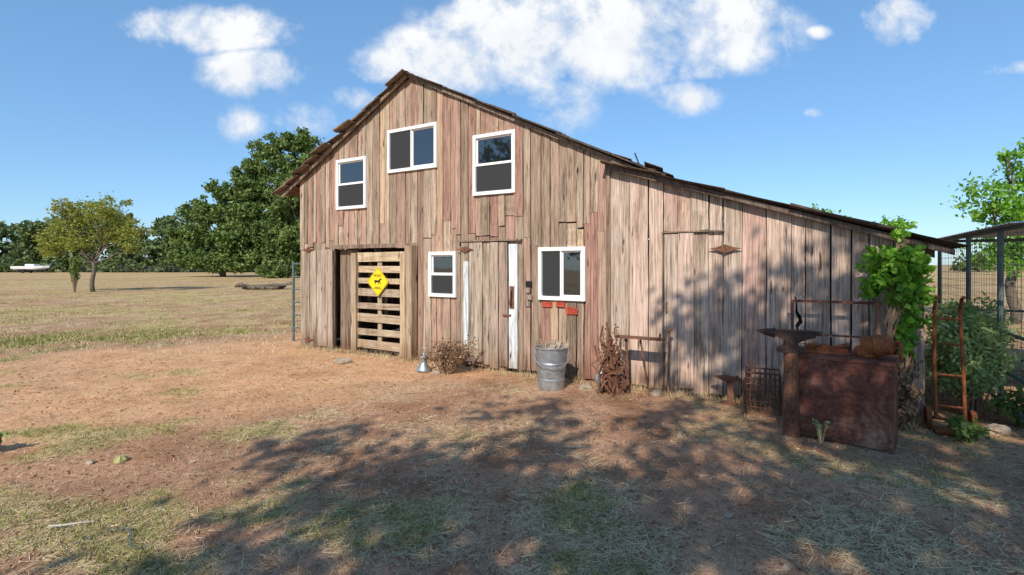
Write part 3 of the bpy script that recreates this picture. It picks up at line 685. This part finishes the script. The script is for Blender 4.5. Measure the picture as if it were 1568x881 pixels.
mb=MB(); roof(mb,(3.3,2.22),(-.06,2.06),.1,4.3,1.2,wave=.006,lift=.006); mb.obj('canopy_sheets',M_canopy,pen)
cp=empty('chicken_coop',W(12.3,2.6),TH); mb=MB(); wall(mb,-.6,.6,lambda u:.95,[],0,.02,.1,.16,None,0,zb=.1); wall(mb,-.6,.6,lambda u:.95,[],.8,.02,.1,.16,None,0,zb=.1)
for u in (-.62,.6): mb.box(u,u+.02,0,.82,.1,.95)
mb.obj('walls',M_dark,cp); mb=MB(); mb.extr([(-.75,.9),(0,1.25),(.75,.9),(.75,.94),(0,1.29),(-.75,.94)],-.15,.95); mb.obj('roof',M_canopy,cp)
bush_twigs('pale_shrub',W(14.5,6),1.5,1.4,60,M_twig,M_shrub,4500,.06)
bush_twigs('pale_shrub',W(17,9),1.8,2.0,60,M_twig,M_weed,4500,.09)
pf=empty('pipe_gate_panel',W(-.12,.3),TH); mb=MB()
for x in (0,-.62): mb.tube([(x,0,0),(x,0,1.72)],.028,8)
for z in np.linspace(.3,1.66,6): mb.tube([(-.62,0,float(z)),(0,0,float(z))],.016,6)
mb.obj('pipes',M_steel,pf)
# ------------------------------------------------------------ TREES
def lobes_for(w,h,base,n,rr,zsq=.8,dep=.8):
    out=[]
    for k in range(n):
        a=random.uniform(0,6.28); q=random.uniform(.1,1)**.6; z=random.uniform(base,h)
        taper=math.sqrt(max(.08,1-((z-base)/(h-base)*1.0)**2.2)); r=rr*random.uniform(.7,1.25)
        out.append((math.cos(a)*q*(w-r*.7)*taper,math.sin(a)*q*(w-r*.7)*taper*dep,max(base,z-r*.5),r,r,r*zsq))
    return out
big=[(-2.4,0,17.4,2.6,2.6,1.9),(1.5,0,18.2,2.4,2.4,1.9),(-5.0,0,14.6,2.4,2.6,1.8),(4,0,15.2,2.7,2.6,2.1),(0,-1,14.4,2.8,2.8,2.0),(-6.4,0,10.8,2.3,2.5,1.7),(-3,-1,11.2,2.8,2.8,2.1),(2,-1,11,3.2,3,2.4),(6.5,0,11.6,2.8,2.7,2.2),(-7.4,0,7.0,2.4,2.5,1.8),(-4.4,-1.5,7.4,3.0,2.8,2.2),(0,-2,7,3.2,3,2.4),(4.4,-1,7.4,3.1,3,2.3),(7.6,0,8,2.7,2.6,2),(-6,-1,3.6,2.8,2.6,2),(-2,-2,3.4,3,2.8,2),(2.4,-2,3.4,3,2.8,2),(6,0,4,2.8,2.6,2)]
tree('oak_tree',(-30.6,70,0),5,.55,big,1050,54,.24,M_oak,cr=.20,shell=.40)
mid=[(-.5,0,11.2,2.0,2.2,1.5),(2.4,0,11.6,2.1,2.2,1.6),(-3.2,0,8.6,2.1,2.2,1.5),(0,-.5,8.4,2.5,2.4,1.8),(3.6,0,8.6,2.5,2.4,1.8),(-5,0,5.6,2.1,2.2,1.5),(-2,-1,5.2,2.6,2.4,1.8),(1.6,-1,5.0,2.6,2.4,1.8),(5,0,5.6,2.6,2.4,1.8),(-4,-.5,2.6,2.4,2.2,1.5),(-.8,-1,2.4,2.6,2.4,1.6),(2.8,-1,2.4,2.6,2.4,1.6),(5.4,0,2.8,2.3,2.2,1.5)]
tree('oak_tree',(-38.4,68,0),3.5,.4,mid,720,50,.23,M_oak,cr=.20,shell=.40)
tree('oak_tree',(-26,64,0),3.5,.4,lobes_for(6.0,14,1.0,18,2.3),560,50,.25,M_oak,shell=.35)
sm_l=[(-2.0,0,3.3,1.3,1.2,.9),(-.7,.3,4.6,1.3,1.2,.9),(.9,-.2,4.9,1.2,1.1,.9),(2.1,.2,3.6,1.0,1.1,.9),(-2.7,.2,2.5,.8,.8,.5),(.3,.8,3.6,1.2,1,.8),(1.5,.5,5.4,.6,.6,.5),(-1.6,-.5,5.0,.7,.7,.6),(2.4,0,2.6,.6,.7,.5),(-2.4,.5,4.0,.8,.8,.6),(-.8,0,2.9,1.0,1,.5)]
tree('mesquite_tree',(-25.2,30.8,0),1.9,.13,sm_l,400,24,.080,M_mesq,.27,.6)
bush_twigs('sapling',(-25.9,30.3,0),1.9,.3,24,M_twig,M_weed,900,.07,.02)
tree('oak_tree',(-24,-5,0),3.0,.35,[(0,0,8.6,2.2,2.2,1.6),(-2,2,6.5,2.3,2.3,1.6),(2,-2,6.8,2.3,2.3,1.6),(0,0,4.5,2.8,2.8,1.8),(-3,3,3.6,2.2,2.2,1.6),(3,-3,3.8,2.2,2.2,1.6)],300,26,.20,M_shade)
lob=[]
x=-150
while x<-24:
    d=112+random.uniform(-6,8); h=random.uniform(10.5,13.5)
    if x<-108: h*=.9
    for k in range(4): lob.append((x+random.uniform(-2,2),d+random.uniform(-2,2),h*(.16+.21*k)+random.uniform(-.4,.4),3.9-.4*k,3.2,h*.20))
    lob.append((x,106,1.3,3.2,2.5,1.6))
    x+=random.uniform(3.0,4.2)
P=crown_pts(lob,3600,26,.25,.4); P=P[P[:,2]>0]; 
polymesh('distant_treeline',leaves(P,.46),4,M_far)
lob=[]; x=-22
while x<190:
    d=120+random.uniform(-8,14); h=random.uniform(3.5,5.2)
    for k in range(2): lob.append((x+random.uniform(-3,3),d,h*(.3+.3*k),4,3.5,h*.32))
    x+=random.uniform(4,6)
P=crown_pts(lob,900,30,.25,.5); P=P[P[:,2]>0]; polymesh('distant_treeline',leaves(P,.46),4,M_far)
tree('tree',(13.9,14.2,0),1.8,.14,[(-.6,0,3.4,.9,.9,.7),(.6,0,4.1,.9,.9,.7),(.2,0,3.0,1.0,.9,.6),(-.1,0,4.6,.5,.5,.4),(1.5,0,3.4,.8,.8,.7),(1.2,0,4.7,.6,.6,.5),(0,0,2.0,1.2,1,.6)],280,22,.07,M_vine,.27,.6)
tree('tree',(14.9,25,0),1.8,.14,[(0,0,3.7,1.2,1,.7),(-1.0,0,3.3,.9,.9,.6),(1.2,0,3.3,.9,.9,.6)],110,22,.10,M_vine,.25,.6)
tree('tree',(18.6,25,0),1.5,.14,[(0,0,3.4,.8,.8,.6),(.3,0,2.6,1,.9,.7)],80,22,.10,M_vine,.25,.6)
tree('shade_oak',(-1.2,-6.6,0),4.0,.35,[(-3.2,-.8,6.5,2.2,2.3,1.5),(-.5,-2.5,7.2,2.6,2.4,1.6),(2.6,-.8,7.0,2.4,2.3,1.5),(.5,1.6,7.4,2.4,2.3,1.4),(3.2,2.0,6.8,1.9,1.9,1.2),(-2.2,2.0,7.0,2.1,2.1,1.3),(4.4,-1.0,6.8,1.8,1.8,1.2),(1.5,3.8,7.9,2.0,1.9,1.1),(2.9,4.0,8.2,1.4,1.5,1.0),(.2,-4.5,6.6,2.2,2.0,1.4),(-5.2,-.6,6.4,1.8,1.8,1.2),(-5.6,-2.8,6.4,1.9,1.9,1.2)],640,46,.095,M_shade,.18,.55)
mb=MB()
for k in range(60): mb.tube([(-88+k*1.6,104,0),(-88+k*1.6,104,1.3)],.05,5)
for z in (.5,.9,1.25): mb.tube([(-88,104,z),(8,104,z)],.03,5)
mb.obj('field_fence',M_wire)
mb=MB()
for k in range(16): 
    x=-17.0+random.uniform(-2.0,2.0); y=34+random.uniform(-1,1); a=random.uniform(-.7,.7); l=random.uniform(.4,1.1); z=random.uniform(.08,.32)
    mb.tube([(x-l*math.cos(a),y-l*math.sin(a),z),(x,y+.1,z+random.uniform(-.05,.1)),(x+l*math.cos(a),y+l*math.sin(a),z+random.uniform(-.05,.15))],random.uniform(.05,.12),8)
mb.obj('log_pile',M_bark)
bt=empty('white_motorboat_on_trailer',(-92,98,0),.1); mb=MB()
sec=[(-3,.9,.5,1.3),(-1,1.05,.45,1.3),(1,1.0,.45,1.35),(2.4,.6,.65,1.4),(3.2,.05,1.0,1.45)]; vs=[];fs=[]
for x,w,zb_,zt in sec: vs+=[(x,-w,zt),(x,-w*.9,zb_+.35),(x,0,zb_),(x,w*.9,zb_+.35),(x,w,zt)]
for i in range(4):
    for k in range(5): fs.append((i*5+k,i*5+(k+1)%5,(i+1)*5+(k+1)%5,(i+1)*5+k))
fs.append((0,1,2,3,4)); mb.add(vs,fs); mb.box(-.6,1.0,-.7,.7,1.3,1.7); mb.obj('hull',M_boat,bt)
mb=MB(); mb.box(-2.5,3.6,-.5,.5,.38,.45)
for y in (-.95,.95): mb.tube([(-.8,y-.1,.33),(-.8,y+.1,.33)],.33,16)
mb.obj('trailer',M_black,bt)
# ------------------------------------------------------------ LIGHT
EL=math.radians(39); sv=Vector((-.34,-.94,0)).normalized(); sd=Vector((sv.x*math.cos(EL),sv.y*math.cos(EL),math.sin(EL)))
ld=bpy.data.lights.new('sun','SUN'); ld.energy=5.0; ld.angle=math.radians(.5); ld.color=(1,.915,.79)
lo=bpy.data.objects.new('sun',ld); COL.objects.link(lo); lo.rotation_euler=sd.to_track_quat('Z','Y').to_euler(); lo.location=(0,-5,20)
w=bpy.data.worlds.new('World'); S.world=w; w.use_nodes=True; nt=w.node_tree; bg=nt.nodes['Background']; bg.inputs[1].default_value=.14
sky=N(nt,'ShaderNodeTexSky'); sky.sky_type='NISHITA'; sky.sun_disc=False; sky.sun_elevation=EL; sky.sun_rotation=math.atan2(sv.x,sv.y)%(2*math.pi); sky.air_density=1.0; sky.dust_density=.25; sky.ozone_density=2.0
tc=N(nt,'ShaderNodeTexCoord'); sx=N(nt,'ShaderNodeSeparateXYZ'); L(nt,tc.outputs['Generated'],sx.inputs[0])
yc=math_(nt,'MAXIMUM',sx.outputs[1],.02); a_=math_(nt,'DIVIDE',sx.outputs[0],yc); b_=math_(nt,'DIVIDE',sx.outputs[2],yc)
cv=N(nt,'ShaderNodeCombineXYZ'); L(nt,a_,cv.inputs[0]); L(nt,b_,cv.inputs[1])
nz=noise_(nt,cv.outputs[0],8,8,.62,.15)
cl=[(-.10,.405,.16,.06,1),(.05,.46,.19,.10,1.1),(.21,.45,.20,.09,1.1),(.40,.455,.14,.07,1),(.10,.33,.06,.07,.6),(-.25,.39,.06,.035,.9),(.335,.325,.06,.03,.9),(.38,.38,.04,.02,.7),(-.58,.46,.13,.04,.9),(-.51,.375,.09,.04,.9),(-.68,.465,.07,.03,.8),(-.53,.275,.06,.03,.55),(-.41,.28,.06,.03,.55),(-.30,.325,.05,.02,.6),(.75,.478,.065,.04,.95),(.60,.453,.028,.012,.7),(.965,.383,.045,.014,.6),(.585,.295,.022,.008,.6)]
den=None
for (cx,cy,rx,ry,wt) in cl:
    dx=math_(nt,'DIVIDE',math_(nt,'SUBTRACT',a_,cx),rx); dy=math_(nt,'DIVIDE',math_(nt,'SUBTRACT',b_,cy),ry)
    d2=math_(nt,'ADD',math_(nt,'MULTIPLY',dx,dx),math_(nt,'MULTIPLY',dy,dy))
    k=math_(nt,'MULTIPLY',math_(nt,'SUBTRACT',1.0,math_(nt,'MULTIPLY',d2,.45)),wt)
    den=k if den is None else math_(nt,'MAXIMUM',den,k)
den=math_(nt,'MAXIMUM',den,0.0)
dn=math_(nt,'ADD',den,math_(nt,'MULTIPLY',math_(nt,'SUBTRACT',nz,.5),3.4)); 
gate_=math_(nt,'MULTIPLY',den,2.0,clamp=True)
cm=math_(nt,'MULTIPLY',ramp(nt,dn,[(.15,0.0),(.50,.42),(1.0,1.0)]),gate_)
shade=ramp(nt,math_(nt,'ADD',math_(nt,'MULTIPLY',b_,.8),math_(nt,'MULTIPLY',nz,.9)),[(.65,(5.5,5.95,6.6)),(.90,(7.0,7.1,7.2))])
skyc=mix(nt,1.0,sky.outputs[0],(.90,1.08,1.22),'MULTIPLY')
skyc=mix(nt,.42,skyc,(1.5,3.35,6.0))
L(nt,mix(nt,cm,skyc,shade),bg.inputs[0])
# ------------------------------------------------------------ CAMERA
cd=bpy.data.cameras.new('camera'); cam=bpy.data.objects.new('camera',cd); COL.objects.link(cam)
cam.location=(0,0,1.65); cam.rotation_euler=(math.radians(90),0,0); cd.lens=18; cd.sensor_width=36; cd.shift_y=-.0226; cd.clip_start=.05; cd.clip_end=4000
S.camera=cam
S.view_settings.view_transform='Standard'; S.view_settings.look='None'; S.view_settings.exposure=0
